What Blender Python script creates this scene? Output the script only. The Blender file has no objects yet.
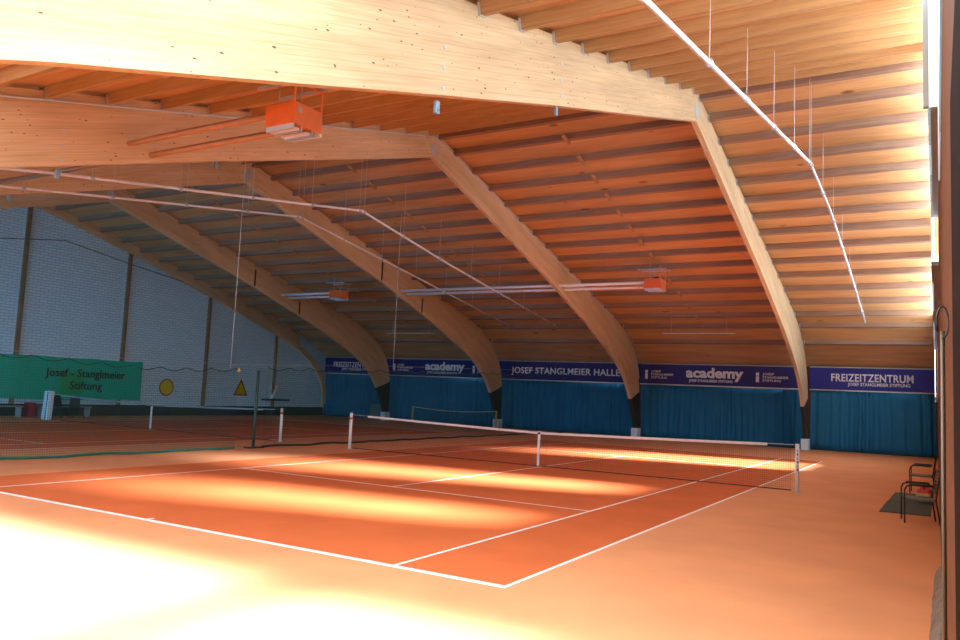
import bpy, bmesh, math, random
from mathutils import Vector, Matrix
random.seed(7)
S = bpy.context.scene
COL = S.collection
PI = math.pi

# ------------------------------------------------------------------ materials
def new_mat(name):
    m = bpy.data.materials.new(name); m.use_nodes = True
    nt = m.node_tree
    return m, nt, nt.nodes['Principled BSDF']

def plain(name, col, rough=.6, metal=0.0, noise=.06, scale=6, spec=.5):
    m, nt, b = new_mat(name)
    tc = nt.nodes.new('ShaderNodeTexCoord'); n = nt.nodes.new('ShaderNodeTexNoise')
    n.inputs['Scale'].default_value = scale; n.inputs['Detail'].default_value = 4
    nt.links.new(tc.outputs['Object'], n.inputs['Vector'])
    r = nt.nodes.new('ShaderNodeValToRGB')
    r.color_ramp.elements[0].position = .3; r.color_ramp.elements[1].position = .7
    r.color_ramp.elements[0].color = tuple(c*(1-noise) for c in col)+(1,)
    r.color_ramp.elements[1].color = tuple(min(1, c*(1+noise)) for c in col)+(1,)
    nt.links.new(n.outputs['Fac'], r.inputs['Fac']); nt.links.new(r.outputs['Color'], b.inputs['Base Color'])
    b.inputs['Roughness'].default_value = rough; b.inputs['Metallic'].default_value = metal
    b.inputs['Specular IOR Level'].default_value = spec
    return m

def wood(name, dark, light, knot, coords='UV', lam=0.0, kscale=2.2, kamt=1.0, grain=(1.2, 26, 26), kstretch=(1, 2.0, 2.0), rough=.55):
    """grain runs along the first coordinate"""
    m, nt, b = new_mat(name)
    L = nt.links; N = nt.nodes
    tc = N.new('ShaderNodeTexCoord'); src = tc.outputs[coords]
    mp = N.new('ShaderNodeMapping'); mp.inputs['Scale'].default_value = grain; L.new(src, mp.inputs['Vector'])
    n = N.new('ShaderNodeTexNoise'); n.inputs['Scale'].default_value = 1; n.inputs['Detail'].default_value = 5; n.inputs['Distortion'].default_value = .4
    L.new(mp.outputs[0], n.inputs['Vector'])
    r = N.new('ShaderNodeValToRGB'); r.color_ramp.elements[0].position = .32; r.color_ramp.elements[1].position = .68
    r.color_ramp.elements[0].color = dark+(1,); r.color_ramp.elements[1].color = light+(1,)
    L.new(n.outputs['Fac'], r.inputs['Fac'])
    out = r.outputs['Color']
    # broad board to board variation
    mb = N.new('ShaderNodeMapping'); mb.inputs['Scale'].default_value = (.35, 2.5, 2.5); L.new(src, mb.inputs['Vector'])
    nb = N.new('ShaderNodeTexNoise'); nb.inputs['Scale'].default_value = 1; L.new(mb.outputs[0], nb.inputs['Vector'])
    rb = N.new('ShaderNodeValToRGB'); rb.color_ramp.elements[0].position = .35; rb.color_ramp.elements[1].position = .65
    rb.color_ramp.elements[0].color = (.82, .80, .78, 1); rb.color_ramp.elements[1].color = (1, 1, 1, 1)
    L.new(nb.outputs['Fac'], rb.inputs['Fac'])
    mx = N.new('ShaderNodeMixRGB'); mx.blend_type = 'MULTIPLY'; mx.inputs['Fac'].default_value = 1
    L.new(out, mx.inputs['Color1']); L.new(rb.outputs['Color'], mx.inputs['Color2']); out = mx.outputs['Color']
    if lam > 0:      # glue lines of laminated timber
        sp = N.new('ShaderNodeSeparateXYZ'); L.new(src, sp.inputs[0])
        d = N.new('ShaderNodeMath'); d.operation = 'FRACT'; dm = N.new('ShaderNodeMath'); dm.operation = 'MULTIPLY'; dm.inputs[1].default_value = 1/lam
        L.new(sp.outputs['Y'], dm.inputs[0]); L.new(dm.outputs[0], d.inputs[0])
        g = N.new('ShaderNodeMath'); g.operation = 'LESS_THAN'; g.inputs[1].default_value = .07; L.new(d.outputs[0], g.inputs[0])
        g2 = N.new('ShaderNodeMath'); g2.operation = 'MULTIPLY'; g2.inputs[1].default_value = .22; L.new(g.outputs[0], g2.inputs[0])
        m2 = N.new('ShaderNodeMixRGB'); L.new(g2.outputs[0], m2.inputs['Fac']); L.new(out, m2.inputs['Color1']); m2.inputs['Color2'].default_value = knot+(1,)
        out = m2.outputs['Color']
    if kamt > 0:
        mk = N.new('ShaderNodeMapping'); mk.inputs['Scale'].default_value = kstretch; L.new(src, mk.inputs['Vector'])
        v = N.new('ShaderNodeTexVoronoi'); v.inputs['Scale'].default_value = kscale; L.new(mk.outputs[0], v.inputs['Vector'])
        sc = N.new('ShaderNodeSeparateColor'); L.new(v.outputs['Color'], sc.inputs[0])
        th = N.new('ShaderNodeMath'); th.operation = 'MULTIPLY'; th.inputs[1].default_value = .17; L.new(sc.outputs[0], th.inputs[0])
        cmp = N.new('ShaderNodeMath'); cmp.operation = 'SUBTRACT'; L.new(th.outputs[0], cmp.inputs[0]); L.new(v.outputs['Distance'], cmp.inputs[1])
        k = N.new('ShaderNodeMath'); k.operation = 'MULTIPLY'; k.inputs[1].default_value = 30*kamt; k.use_clamp = True; L.new(cmp.outputs[0], k.inputs[0])
        k2 = N.new('ShaderNodeMath'); k2.operation = 'MULTIPLY'; k2.inputs[1].default_value = .92; L.new(k.outputs[0], k2.inputs[0])
        m3 = N.new('ShaderNodeMixRGB'); L.new(k2.outputs[0], m3.inputs['Fac']); L.new(out, m3.inputs['Color1']); m3.inputs['Color2'].default_value = knot+(1,)
        out = m3.outputs['Color']
    L.new(out, b.inputs['Base Color']); b.inputs['Roughness'].default_value = rough
    b.inputs['Specular IOR Level'].default_value = .25
    return m

def floor_mat(name, col, var=.10):
    m, nt, b = new_mat(name); N = nt.nodes; L = nt.links
    tc = N.new('ShaderNodeTexCoord')
    n1 = N.new('ShaderNodeTexNoise'); n1.inputs['Scale'].default_value = .9; n1.inputs['Detail'].default_value = 6; L.new(tc.outputs['Object'], n1.inputs['Vector'])
    n2 = N.new('ShaderNodeTexNoise'); n2.inputs['Scale'].default_value = 90; n2.inputs['Detail'].default_value = 3; L.new(tc.outputs['Object'], n2.inputs['Vector'])
    a = N.new('ShaderNodeMath'); a.operation = 'ADD'; L.new(n1.outputs['Fac'], a.inputs[0]); L.new(n2.outputs['Fac'], a.inputs[1])
    r = N.new('ShaderNodeValToRGB'); r.color_ramp.elements[0].position = .36; r.color_ramp.elements[1].position = .64
    h = N.new('ShaderNodeMath'); h.operation = 'MULTIPLY'; h.inputs[1].default_value = .5; L.new(a.outputs[0], h.inputs[0]); L.new(h.outputs[0], r.inputs['Fac'])
    r.color_ramp.elements[0].color = tuple(c*(1-var) for c in col)+(1,); r.color_ramp.elements[1].color = tuple(min(1, c*(1+var)) for c in col)+(1,)
    L.new(r.outputs['Color'], b.inputs['Base Color']); b.inputs['Roughness'].default_value = .85
    b.inputs['Specular IOR Level'].default_value = .2
    bp = N.new('ShaderNodeBump'); bp.inputs['Strength'].default_value = .15; bp.inputs['Distance'].default_value = .004
    L.new(n2.outputs['Fac'], bp.inputs['Height']); L.new(bp.outputs['Normal'], b.inputs['Normal'])
    return m

def net_mat(name, col, cell, thick, plane='UV', fill=0.0):
    """knotted net: opaque cords on a grid, open between them"""
    m, nt, b = new_mat(name); N = nt.nodes; L = nt.links
    b.inputs['Base Color'].default_value = col+(1,); b.inputs['Roughness'].default_value = .8
    tc = N.new('ShaderNodeTexCoord'); sp = N.new('ShaderNodeSeparateXYZ'); L.new(tc.outputs[plane], sp.inputs[0])
    outs = []
    for ax in ('X', 'Y'):
        d = N.new('ShaderNodeMath'); d.operation = 'MULTIPLY'; d.inputs[1].default_value = 1/cell; L.new(sp.outputs[ax], d.inputs[0])
        f = N.new('ShaderNodeMath'); f.operation = 'FRACT'; L.new(d.outputs[0], f.inputs[0])
        g = N.new('ShaderNodeMath'); g.operation = 'LESS_THAN'; g.inputs[1].default_value = thick/cell; L.new(f.outputs[0], g.inputs[0]); outs.append(g)
    mx = N.new('ShaderNodeMath'); mx.operation = 'MAXIMUM'; L.new(outs[0].outputs[0], mx.inputs[0]); L.new(outs[1].outputs[0], mx.inputs[1])
    L.new(mx.outputs[0], b.inputs['Alpha'])
    return m

W_ARCH = wood('laminated_spruce', (.65, .455, .25), (.76, .57, .355), (.07, .045, .035), lam=.10, kscale=5.6)
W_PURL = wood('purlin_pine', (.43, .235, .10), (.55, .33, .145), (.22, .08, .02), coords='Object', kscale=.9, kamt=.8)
W_PURLG = wood('weathered_purlin', (.27, .165, .115), (.37, .235, .165), (.12, .06, .04), coords='Object', kscale=.9, kamt=.6)  # far slope purlins, a greyer brown than the near slope
W_DECK = wood('roof_deck_boards', (.60, .32, .135), (.72, .41, .185), (.26, .11, .04), coords='Object', kscale=.8, kamt=.5)
W_WALL = wood('stained_wall_boards', (.085, .032, .015), (.135, .052, .024), (.04, .015, .008), coords='Object', kscale=1, kamt=.5, grain=(26, 1.2, 26))
W_POST = wood('grey_brown_post_wood', (.20, .15, .10), (.30, .23, .16), (.08, .05, .03), coords='Object', kscale=2, kamt=.5, grain=(26, 26, 1.2))
STEEL = plain('galvanised_steel', (.50, .55, .60), .5, .25)
STEELB = plain('blue_grey_bracket_steel', (.20, .29, .38), .45, .4)
ALU = plain('white_painted_tube', (.80, .82, .86), .35, .1)
DARKTUBE = plain('brown_heater_tube', (.42, .20, .10), .35, .5)
WHITE = plain('white_paint', (.82, .82, .80), .5)
BLACK = plain('black_metal', (.012, .014, .014), .5)
DARKGREEN = plain('dark_green_paint', (.02, .07, .055), .6)
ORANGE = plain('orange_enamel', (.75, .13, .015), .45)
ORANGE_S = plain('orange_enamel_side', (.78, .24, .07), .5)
COURT = floor_mat('court_clay_orange', (.60, .150, .046))
SURR = floor_mat('surround_clay_salmon', (.70, .31, .145))
LINE = plain('white_line_paint', (.85, .84, .82), .7)
NAVY = plain('navy_banner_fabric', (.020, .018, .135), .7)
BLUE = plain('royal_blue_banner_fabric', (.016, .020, .22), .7)
LETTER = plain('white_lettering', (.75, .73, .72), .6)
GREENB = plain('green_banner_fabric', (.002, .42, .29), .7)
YELLOW = plain('yellow_sign_paint', (.62, .52, .02), .6)
RED = plain('red_paint', (.35, .03, .02), .6)
CONC = plain('pale_blue_grey_concrete', (.66, .76, .84), .8, 0, .08, 8)
MAT_G = plain('grey_green_rubber', (.055, .080, .072), .8, 0, .2, 20)
DADO = plain('dark_green_dado', (.025, .045, .040), .8)
ROPE = plain('pale_rope', (.55, .56, .56), .8)
HEMG = plain('green_hem_tape', (.01, .18, .13), .8)
HEMD = plain('dark_hem_tape', (.02, .03, .03), .8)
NETB = net_mat('black_tennis_net', (.03, .03, .035), .046, .0034)
NETG = net_mat('green_divider_net', (.012, .075, .065), .05, .0040)

def curtain_mat():
    m, nt, b = new_mat('teal_curtain_cloth'); N = nt.nodes; L = nt.links
    tc = N.new('ShaderNodeTexCoord'); n = N.new('ShaderNodeTexNoise'); n.inputs['Scale'].default_value = 1.4; n.inputs['Detail'].default_value = 3
    L.new(tc.outputs['Object'], n.inputs['Vector'])
    r = N.new('ShaderNodeValToRGB'); r.color_ramp.elements[0].color = (.012, .12, .235, 1); r.color_ramp.elements[1].color = (.020, .165, .31, 1)
    L.new(n.outputs['Fac'], r.inputs['Fac']); L.new(r.outputs['Color'], b.inputs['Base Color']); b.inputs['Roughness'].default_value = .75
    b.inputs['Specular IOR Level'].default_value = .25
    return m
CURT = curtain_mat()

def brick_mat():
    m, nt, b = new_mat('white_painted_brick'); N = nt.nodes; L = nt.links
    tc = N.new('ShaderNodeTexCoord'); sp = N.new('ShaderNodeSeparateXYZ'); cb = N.new('ShaderNodeCombineXYZ')
    L.new(tc.outputs['Object'], sp.inputs[0]); L.new(sp.outputs['Y'], cb.inputs['X']); L.new(sp.outputs['Z'], cb.inputs['Y'])
    br = N.new('ShaderNodeTexBrick'); L.new(cb.outputs[0], br.inputs['Vector'])
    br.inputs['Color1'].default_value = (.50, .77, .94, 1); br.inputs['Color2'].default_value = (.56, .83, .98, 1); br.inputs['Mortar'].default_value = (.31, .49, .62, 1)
    br.inputs['Scale'].default_value = 1; br.inputs['Brick Width'].default_value = .36; br.inputs['Row Height'].default_value = .125
    br.inputs['Mortar Size'].default_value = .012; br.inputs['Mortar Smooth'].default_value = .2
    L.new(br.outputs['Color'], b.inputs['Base Color']); b.inputs['Roughness'].default_value = .8
    bp = N.new('ShaderNodeBump'); bp.inputs['Strength'].default_value = .5; bp.inputs['Distance'].default_value = .01; bp.invert = True
    L.new(br.outputs['Fac'], bp.inputs['Height']); L.new(bp.outputs['Normal'], b.inputs['Normal'])
    return m
BRICK = brick_mat()

def glass_mat():
    m, nt, b = new_mat('clear_window_glass'); N = nt.nodes; L = nt.links
    t = N.new('ShaderNodeBsdfTransparent'); g = N.new('ShaderNodeBsdfGlossy'); g.inputs['Roughness'].default_value = .05
    mx = N.new('ShaderNodeMixShader'); mx.inputs[0].default_value = .05
    L.new(t.outputs[0], mx.inputs[1]); L.new(g.outputs[0], mx.inputs[2]); L.new(mx.outputs[0], N['Material Output'].inputs['Surface'])
    return m
GLASS = glass_mat()
def milky_mat(strength):  # pane glow built into the material, in place of light from outside
    m, nt, b = new_mat('daylit_milky_glazing')
    b.inputs['Base Color'].default_value = (.85, .88, .9, 1)
    b.inputs['Emission Color'].default_value = (.93, .96, 1, 1); b.inputs['Emission Strength'].default_value = strength
    return m
GLOW = plain('burner_ceramic', (.8, .8, .78), .4)

# ------------------------------------------------------------------ mesh helpers
class MB:
    def __init__(s): s.bm = bmesh.new(); s.uv = s.bm.loops.layers.uv.new('UVMap')
    def box(s, x0, x1, y0, y1, z0, z1, mi=0):
        v = [s.bm.verts.new(c) for c in ((x0,y0,z0),(x1,y0,z0),(x1,y1,z0),(x0,y1,z0),(x0,y0,z1),(x1,y0,z1),(x1,y1,z1),(x0,y1,z1))]
        for f in ((0,3,2,1),(4,5,6,7),(0,1,5,4),(1,2,6,5),(2,3,7,6),(3,0,4,7)):
            fc = s.bm.faces.new([v[i] for i in f]); fc.material_index = mi
        return s
    def hexa(s, pts, mi=0):     # 8 points, bottom ring then top ring
        v = [s.bm.verts.new(c) for c in pts]
        for f in ((0,3,2,1),(4,5,6,7),(0,1,5,4),(1,2,6,5),(2,3,7,6),(3,0,4,7)):
            fc = s.bm.faces.new([v[i] for i in f]); fc.material_index = mi
        return s
    def tube(s, pts, r, n=8, mi=0, cap=True):
        pts = [Vector(p) for p in pts]; rings = []
        up = None
        for i, p in enumerate(pts):
            if i == 0: t = pts[1]-p
            elif i == len(pts)-1: t = p-pts[i-1]
            else: t = (pts[i+1]-p).normalized()+(p-pts[i-1]).normalized()
            t.normalize()
            if up is None: up = Vector((0,0,1)) if abs(t.z) < .9 else Vector((1,0,0))
            a = t.cross(up).normalized(); c = a.cross(t).normalized(); up = c
            rings.append([s.bm.verts.new(p+r*(math.cos(2*PI*k/n)*a+math.sin(2*PI*k/n)*c)) for k in range(n)])
        for A, B in zip(rings, rings[1:]):
            for k in range(n):
                f = s.bm.faces.new((A[k], B[k], B[(k+1)%n], A[(k+1)%n])); f.smooth = True; f.material_index = mi
        if cap: s.bm.faces.new(rings[0]); s.bm.faces.new(list(reversed(rings[-1])))
        return s
    def prism(s, poly, axis, a0, a1, mi=0):   # poly of 2D points, extruded on axis
        def mk(p, a):
            return {'x': (a, p[0], p[1]), 'y': (p[0], a, p[1]), 'z': (p[0], p[1], a)}[axis]
        A = [s.bm.verts.new(mk(p, a0)) for p in poly]; B = [s.bm.verts.new(mk(p, a1)) for p in poly]
        s.bm.faces.new(A).material_index = mi; s.bm.faces.new(list(reversed(B))).material_index = mi
        n = len(poly)
        for i in range(n): s.bm.faces.new((A[i], A[(i+1)%n], B[(i+1)%n], B[i])).material_index = mi
        return s
    def build(s, name, mat, parent=None, bevel=0):
        bmesh.ops.recalc_face_normals(s.bm, faces=s.bm.faces)
        me = bpy.data.meshes.new(name); s.bm.to_mesh(me); s.bm.free()
        for m in (mat if isinstance(mat, (list, tuple)) else [mat]): me.materials.append(m)
        o = bpy.data.objects.new(name, me); COL.objects.link(o)
        if parent is not None: o.parent = parent
        if bevel:
            b = o.modifiers.new('bevel', 'BEVEL'); b.width = bevel; b.segments = 2; b.limit_method = 'ANGLE'
        return o

def tag(o, label=None, cat=None, group=None, kind=None):
    if label: o['label'] = label
    if cat: o['category'] = cat
    if group: o['group'] = group
    if kind: o['kind'] = kind
    return o
def empty(name, loc, label, cat, group=None, rz=0):
    o = bpy.data.objects.new(name, None); COL.objects.link(o); o.location = loc; o.rotation_euler = (0, 0, rz)
    o.empty_display_size = .1
    return tag(o, label, cat, group)
def struct(o, label, cat):
    return tag(o, label, cat, kind='structure')
def dup(root, loc=None, label=None, group=None, rz=None):
    def cp(o, par):
        c = o.copy(); COL.objects.link(c)
        if par is not None: c.parent = par
        for ch in [x for x in bpy.data.objects if x.parent == o and x != c]: cp(ch, c)
        return c
    r = cp(root, None)
    if loc is not None: r.location = loc
    if rz is not None: r.rotation_euler = (0, 0, rz)
    if label: r['label'] = label
    if group: r['group'] = group
    return r

def text_mesh(name, body, size, mat, parent, loc, rot, width=None, bold=0.0, align='LEFT', ext=.004, shear=0.0, spacing=1.0):
    cu = bpy.data.curves.new(name, 'FONT'); cu.body = body; cu.size = size; cu.extrude = ext; cu.offset = bold
    cu.align_x = align; cu.shear = shear; cu.space_character = spacing; cu.resolution_u = 3
    t = bpy.data.objects.new(name, cu); COL.objects.link(t)
    bpy.context.view_layer.update()
    dg = bpy.context.evaluated_depsgraph_get()
    me = bpy.data.meshes.new_from_object(t.evaluated_get(dg)); me.name = name
    bpy.data.objects.remove(t); bpy.data.curves.remove(cu)
    me.materials.clear(); me.materials.append(mat)
    xs = [v.co.x for v in me.vertices]
    if width and xs:
        x0, x1 = min(xs), max(xs); k = width/(x1-x0)
        for v in me.vertices: v.co.x = (v.co.x-x0)*k if align == 'LEFT' else v.co.x*k
    o = bpy.data.objects.new(name, me); COL.objects.link(o); o.parent = parent
    o.location = loc; o.rotation_euler = rot
    return o

# ------------------------------------------------------------------ dimensions
YR = 11.9                              # ridge line
X0, X1 = -25.2, 9.25                   # gable walls
YN, YF = -8.0, 31.8                    # long walls
FX = [3.93, -3.92, -11.77, -19.47]        # arches
HW = .07                               # half width of an arch
def L(y): return 9.5-.255*abs(y-YR)    # purlin line
def deck(y): return L(y)+.19 if y < 28.4 else L(28.4)+.19-(y-28.4)*.50
def xw(y): return 9.235-.0055*(y+7)    # the right wall runs a hair out of square with the courts

# ------------------------------------------------------------------ floor with painted courts
def courts():
    rects = []      # (x0,x1,y0,y1) of court and of its lines
    lines = []
    w = .025
    for cx in (0, -15.8):
        rects.append((cx-5.485, cx+5.485, 0, 23.77))
        for sx in (-5.485, 5.485): lines.append((cx+sx-w, cx+sx+w, 0, 23.77))
        for sx in (-4.115, 4.115): lines.append((cx+sx-w, cx+sx+w, 0, 23.77))
        for y in (0, 23.77): lines.append((cx-5.51, cx+5.51, y-.05, y+.05))
        for y in (5.485, 18.285): lines.append((cx-4.115, cx+4.115, y-w, y+w))
        lines.append((cx-w, cx+w, 5.485, 18.285))
        lines.append((cx-w, cx+w, 0, .15)); lines.append((cx-w, cx+w, 23.62, 23.77))
    return rects, lines
rects, lines = courts()
# the outer court lines of the hall are painted only where the photo shows them: the left edge of each court is a colour edge
lines = [l for l in lines if not (abs(l[0]-(-5.51)) < .001 and l[3] > 20 and l[2] == 0)]
xs = sorted({X0, 9.35} | {v for r in rects+lines for v in r[:2]}); ys = sorted({YN, YF} | {v for r in rects+lines for v in r[2:]})
mb = MB(); vg = {}
def gv(x, y):
    if (x, y) not in vg: vg[(x, y)] = mb.bm.verts.new((x, y, 0))
    return vg[(x, y)]
for i in range(len(xs)-1):
    for j in range(len(ys)-1):
        cx, cy = (xs[i]+xs[i+1])/2, (ys[j]+ys[j+1])/2
        mi = 0
        if any(r[0] < cx < r[1] and r[2] < cy < r[3] for r in rects): mi = 1
        if any(r[0] < cx < r[1] and r[2] < cy < r[3] for r in lines): mi = 2
        f = mb.bm.faces.new((gv(xs[i], ys[j]), gv(xs[i+1], ys[j]), gv(xs[i+1], ys[j+1]), gv(xs[i], ys[j+1]))); f.material_index = mi
fl = mb.build('floor', [SURR, COURT, LINE])
struct(fl, 'orange indoor clay floor with two painted tennis courts and white lines', 'floor')

# ------------------------------------------------------------------ walls and roof deck
mb = MB(); mb.box(X0-.3, 9.4, YF, YF+.2, 0, 3.76); struct(mb.build('wall_far', W_WALL), 'wood boarded far long wall behind the curtains', 'wall')
mb = MB(); mb.box(X0-.3, 9.4, YN-.2, YN, 0, 1.2); mb.box(X0-.3, 9.4, YN-.2, YN, 3.4, 4.75); mb.box(-9.5, 9.4, YN-.2, YN, 1.2, 3.4)
for xx in (X0-.3, -20.0, -14.8): mb.box(xx, xx+.5, YN-.2, YN, 1.2, 3.4)
struct(mb.build('wall_near', W_WALL), 'near long wall of the hall', 'wall')
poly = [(YN, 0), (YF, 0), (YF, deck(YF)-.02), (28.4, deck(28.4)-.02), (YR, deck(YR)-.02), (YN, deck(YN)-.02)]
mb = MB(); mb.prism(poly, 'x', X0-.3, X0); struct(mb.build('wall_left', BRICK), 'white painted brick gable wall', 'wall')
mb = MB(); mb.box(X0, X0+.04, YN, YF-.1, 0, .52); struct(mb.build('baseboard_left', DADO), 'dark green band along the foot of the brick wall', 'baseboard')

FILL_OPENINGS = [(-7.0, 3.5, -6.6, -1.5), (4.3, 6.9, -6.6, -1.6)]    # unseen openings added in the near slope to brighten the near floor
def roof():
    mb = MB()
    # far slope
    mb.prism([(YR, deck(YR)), (28.4, deck(28.4)), (YF+.3, deck(YF+.3)), (YF+.3, deck(YF+.3)+.17), (28.4, deck(28.4)+.15), (YR, deck(YR)+.15)], 'x', X0-.3, 9.6)
    # near slope, cut round the added fill openings
    cx = sorted({X0-.3, 9.6} | {v for s in FILL_OPENINGS for v in s[:2]}); cy = sorted({YN-.3, YR} | {v for s in FILL_OPENINGS for v in s[2:]})
    for i in range(len(cx)-1):
        for j in range(len(cy)-1):
            mx_, my_ = (cx[i]+cx[i+1])/2, (cy[j]+cy[j+1])/2
            if any(s[0] < mx_ < s[1] and s[2] < my_ < s[3] for s in FILL_OPENINGS): continue
            a, b = cy[j], cy[j+1]
            mb.prism([(a, deck(a)), (b, deck(b)), (b, deck(b)+.15), (a, deck(a)+.15)], 'x', cx[i], cx[i+1])
    return mb.build('ceiling', W_DECK)
struct(roof(), 'brown boarded roof deck above the purlins', 'ceiling')
wn = 1; FILL_GLOW = milky_mat(7.0)  # glow for the unseen fill panes added in the near roof
for s in FILL_OPENINGS:
    mb = MB(); a, b = s[2], s[3]
    mb.prism([(a, deck(a)+.06), (b, deck(b)+.06), (b, deck(b)+.09), (a, deck(a)+.09)], 'x', s[0], s[1])
    struct(mb.build('window_%d' % wn, FILL_GLOW), 'milky roof light over the near baseline', 'window'); wn += 1

# right wall: boarded below, glazed above the sill up to the roof
def wallslab(mb, y0, y1, z0a, z1a, z0b, z1b, t=.12, off=0.0, mi=0):
    mb.hexa([(xw(y0)+off, y0, z0a), (xw(y0)+off+t, y0, z0a), (xw(y1)+off+t, y1, z0b), (xw(y1)+off, y1, z0b),
             (xw(y0)+off, y0, z1a), (xw(y0)+off+t, y0, z1a), (xw(y1)+off+t, y1, z1b), (xw(y1)+off, y1, z1b)], mi)
def sill(y): return 3.7 if y < 19 else 2.3
BAYS = [(-4.9, 0.0, 'milky'), (0.0, 4.1, 'milky'), (4.1, 5.6, 'clear'), (5.6, 9.2, 'milky'), (9.2, 11.0, 'clear'), (11.0, 19.0, 'milky'), (19.0, 22.6, 'clear'), (22.6, 27.6, 'milky')]
mb = MB()
wallslab(mb, -4.9, 19.0, 0, 3.7, 0, 3.7); wallslab(mb, 0.0, 4.1, 3.7, 4.3, 3.7, 4.3)
wallslab(mb, 19.0, 27.6, 0, 2.3, 0, 2.3)
wallslab(mb, 27.6, 28.4, 0, deck(27.6), 0, deck(28.4)); wallslab(mb, 28.4, YF, 0, deck(28.4), 0, deck(YF))
wallslab(mb, YN, -4.9, 2.6, deck(YN), 2.6, deck(-4.9))
struct(mb.build('wall_right', W_WALL), 'wood boarded right gable wall below its windows', 'wall')
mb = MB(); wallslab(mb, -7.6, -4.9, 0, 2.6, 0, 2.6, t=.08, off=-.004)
struct(mb.build('door_1', plain('dark_brown_door_paint', (.010, .005, .004), .9, spec=.05)), 'dark brown door in the right wall', 'door')  # near-black slab paints shade on the near end of the right wall
MILKY = milky_mat(25.0); MILKY.node_tree.nodes['Principled BSDF'].inputs['Emission Color'].default_value = (.74, .89, 1, 1); DULL = milky_mat(1.0)
BLUEISH = milky_mat(45); BLUEISH.node_tree.nodes['Principled BSDF'].inputs['Emission Color'].default_value = (.15, .56, 1, 1)  # blue glow put into unseen near panes to cool the brick wall
for a, b in ((X0+.2, -20.0), (-19.5, -14.8), (-14.3, -9.5)):
    mb = MB(); mb.box(a, b, YN-.12, YN-.10, 1.2, 3.4); struct(mb.build('window_%d' % wn, BLUEISH), 'milky window in the near long wall, lit by blue shade outside', 'window'); wn += 1

def zarch(y):          # height of the arch soffit, the added strong pane glow starts here, clear of farther arches
    u = abs(y-YR)
    return 8.9-.30*u if u < 12 else 5.3-.36*(u-12)
def pane(mb, p, q, f0, f1, **k):
    n = max(1, int(abs(q-p)/1.0)); 
    for i in range(n):
        a, b = p+(q-p)*i/n, p+(q-p)*(i+1)/n
        wallslab(mb, a, b, f0(a), f1(a), f0(b), f1(b), **k)
for a, b, kind in BAYS:
    segs = [(a, YR), (YR, b)] if a < YR < b else [(a, b)]
    ow = -.01 if a < -1 else -.08; sl = sill((a+b)/2) if a != 0 else 4.3
    mb = MB()
    for p, q in segs:
        if kind == 'clear': pane(mb, p, q, lambda y: sl, deck, t=.02, off=ow)
        else: pane(mb, p, q, lambda y: sl, lambda y: max(zarch(y), sl+.1), t=.02, off=ow)  # dull lower panes added to hold back sun between clear bays
    o = struct(mb.build('window_%d' % wn, GLASS if kind == 'clear' else DULL), 'gable window glazing over the boarded wall', 'window'); wn += 1
    if kind == 'milky':
        mb = MB()
        for p, q in segs: pane(mb, p, q, lambda y: max(zarch(y), sl+.1), deck, t=.02, off=ow)
        struct(mb.build('window_%d' % wn, MILKY), 'milky upper glazing under the roof edge', 'window'); wn += 1
    mb = MB()
    if -1 < a < .5:
        wallslab(mb, a-.03, a+.03, sl, deck(a-.03), sl, deck(a+.03), t=.04, off=ow-.03)
        m2 = MB(); wallslab(m2, a-.01, a+.01, sl, deck(a-.01), sl, deck(a+.01), t=.09, off=ow+.01)
        struct(m2.build('window_%d' % wn, DULL), 'narrow milky return pane of the projecting gable window', 'window'); wn += 1
    wallslab(mb, a, b, sl, sl+.05, sl, sl+.05, t=.20, off=ow)
    mb.build('window_frame', plain('grey_window_frame', (.30, .36, .38), .5) if 'grey_window_frame' not in bpy.data.materials else bpy.data.materials['grey_window_frame'], o)

# ground outside the glazing
mb = MB(); mb.box(9.9, 60, -40, 70, -.35, -.3)
struct(mb.build('trim_1', plain('pale_gravel_ground', (.6, .6, .58), .9)), 'pale ground outside the glazed gable', 'ground')

# ------------------------------------------------------------------ timber arches
BOT = [(0, 8.83), (4, 7.63), (8, 6.45), (12, 5.12), (13.0, 4.76), (14.5, 4.17), (15.9, 3.56), (16.9, 2.98), (17.6, 2.30), (18.1, 1.60), (18.45, 1.0), (18.7, .5)]
BOTN = [(0, 8.83), (4, 7.63), (8, 6.45), (12, 5.22), (13.4, 4.78), (14.7, 4.38), (15.6, 4.10), (16.4, 3.86), (17.1, 3.50), (17.7, 2.8), (18.2, 1.8), (18.5, 1.1), (18.7, .5)]
TOP = [(0, 9.62), (14.0, 6.04), (15.6, 5.58), (16.9, 5.05), (17.9, 4.45), (18.6, 3.75), (18.98, 3.0), (19.1, 2.1), (19.1, 1.2), (19.05, .5)]
def interp(tab, n):
    d = [0]
    for a, b in zip(tab, tab[1:]): d.append(d[-1]+math.hypot(b[0]-a[0], b[1]-a[1]))
    out = []
    for k in range(n+1):
        s = d[-1]*k/n
        for i in range(len(tab)-1):
            if s <= d[i+1]+1e-9:
                t = (s-d[i])/(d[i+1]-d[i])
                # catmull rom for the curved part
                p0 = tab[max(i-1, 0)]; p1 = tab[i]; p2 = tab[i+1]; p3 = tab[min(i+2, len(tab)-1)]
                if i < 2: out.append((p1[0]+(p2[0]-p1[0])*t, p1[1]+(p2[1]-p1[1])*t))
                else:
                    out.append((p1[0]+(p2[0]-p1[0])*t, p1[1]+(p2[1]-p1[1])*t))
                break
    return out
def smooth(pts, it=2, fix=4):
    for _ in range(it):
        q = pts[:]
        for i in range(fix, len(pts)-1):
            q[i] = ((pts[i-1][0]+2*pts[i][0]+pts[i+1][0])/4, (pts[i-1][1]+2*pts[i][1]+pts[i+1][1])/4)
        pts = q
    return pts
NSEG = 64
BP = smooth(interp(BOT, NSEG)); BPN = smooth(interp(BOTN, NSEG)); TP = smooth(interp(TOP, NSEG))
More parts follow.
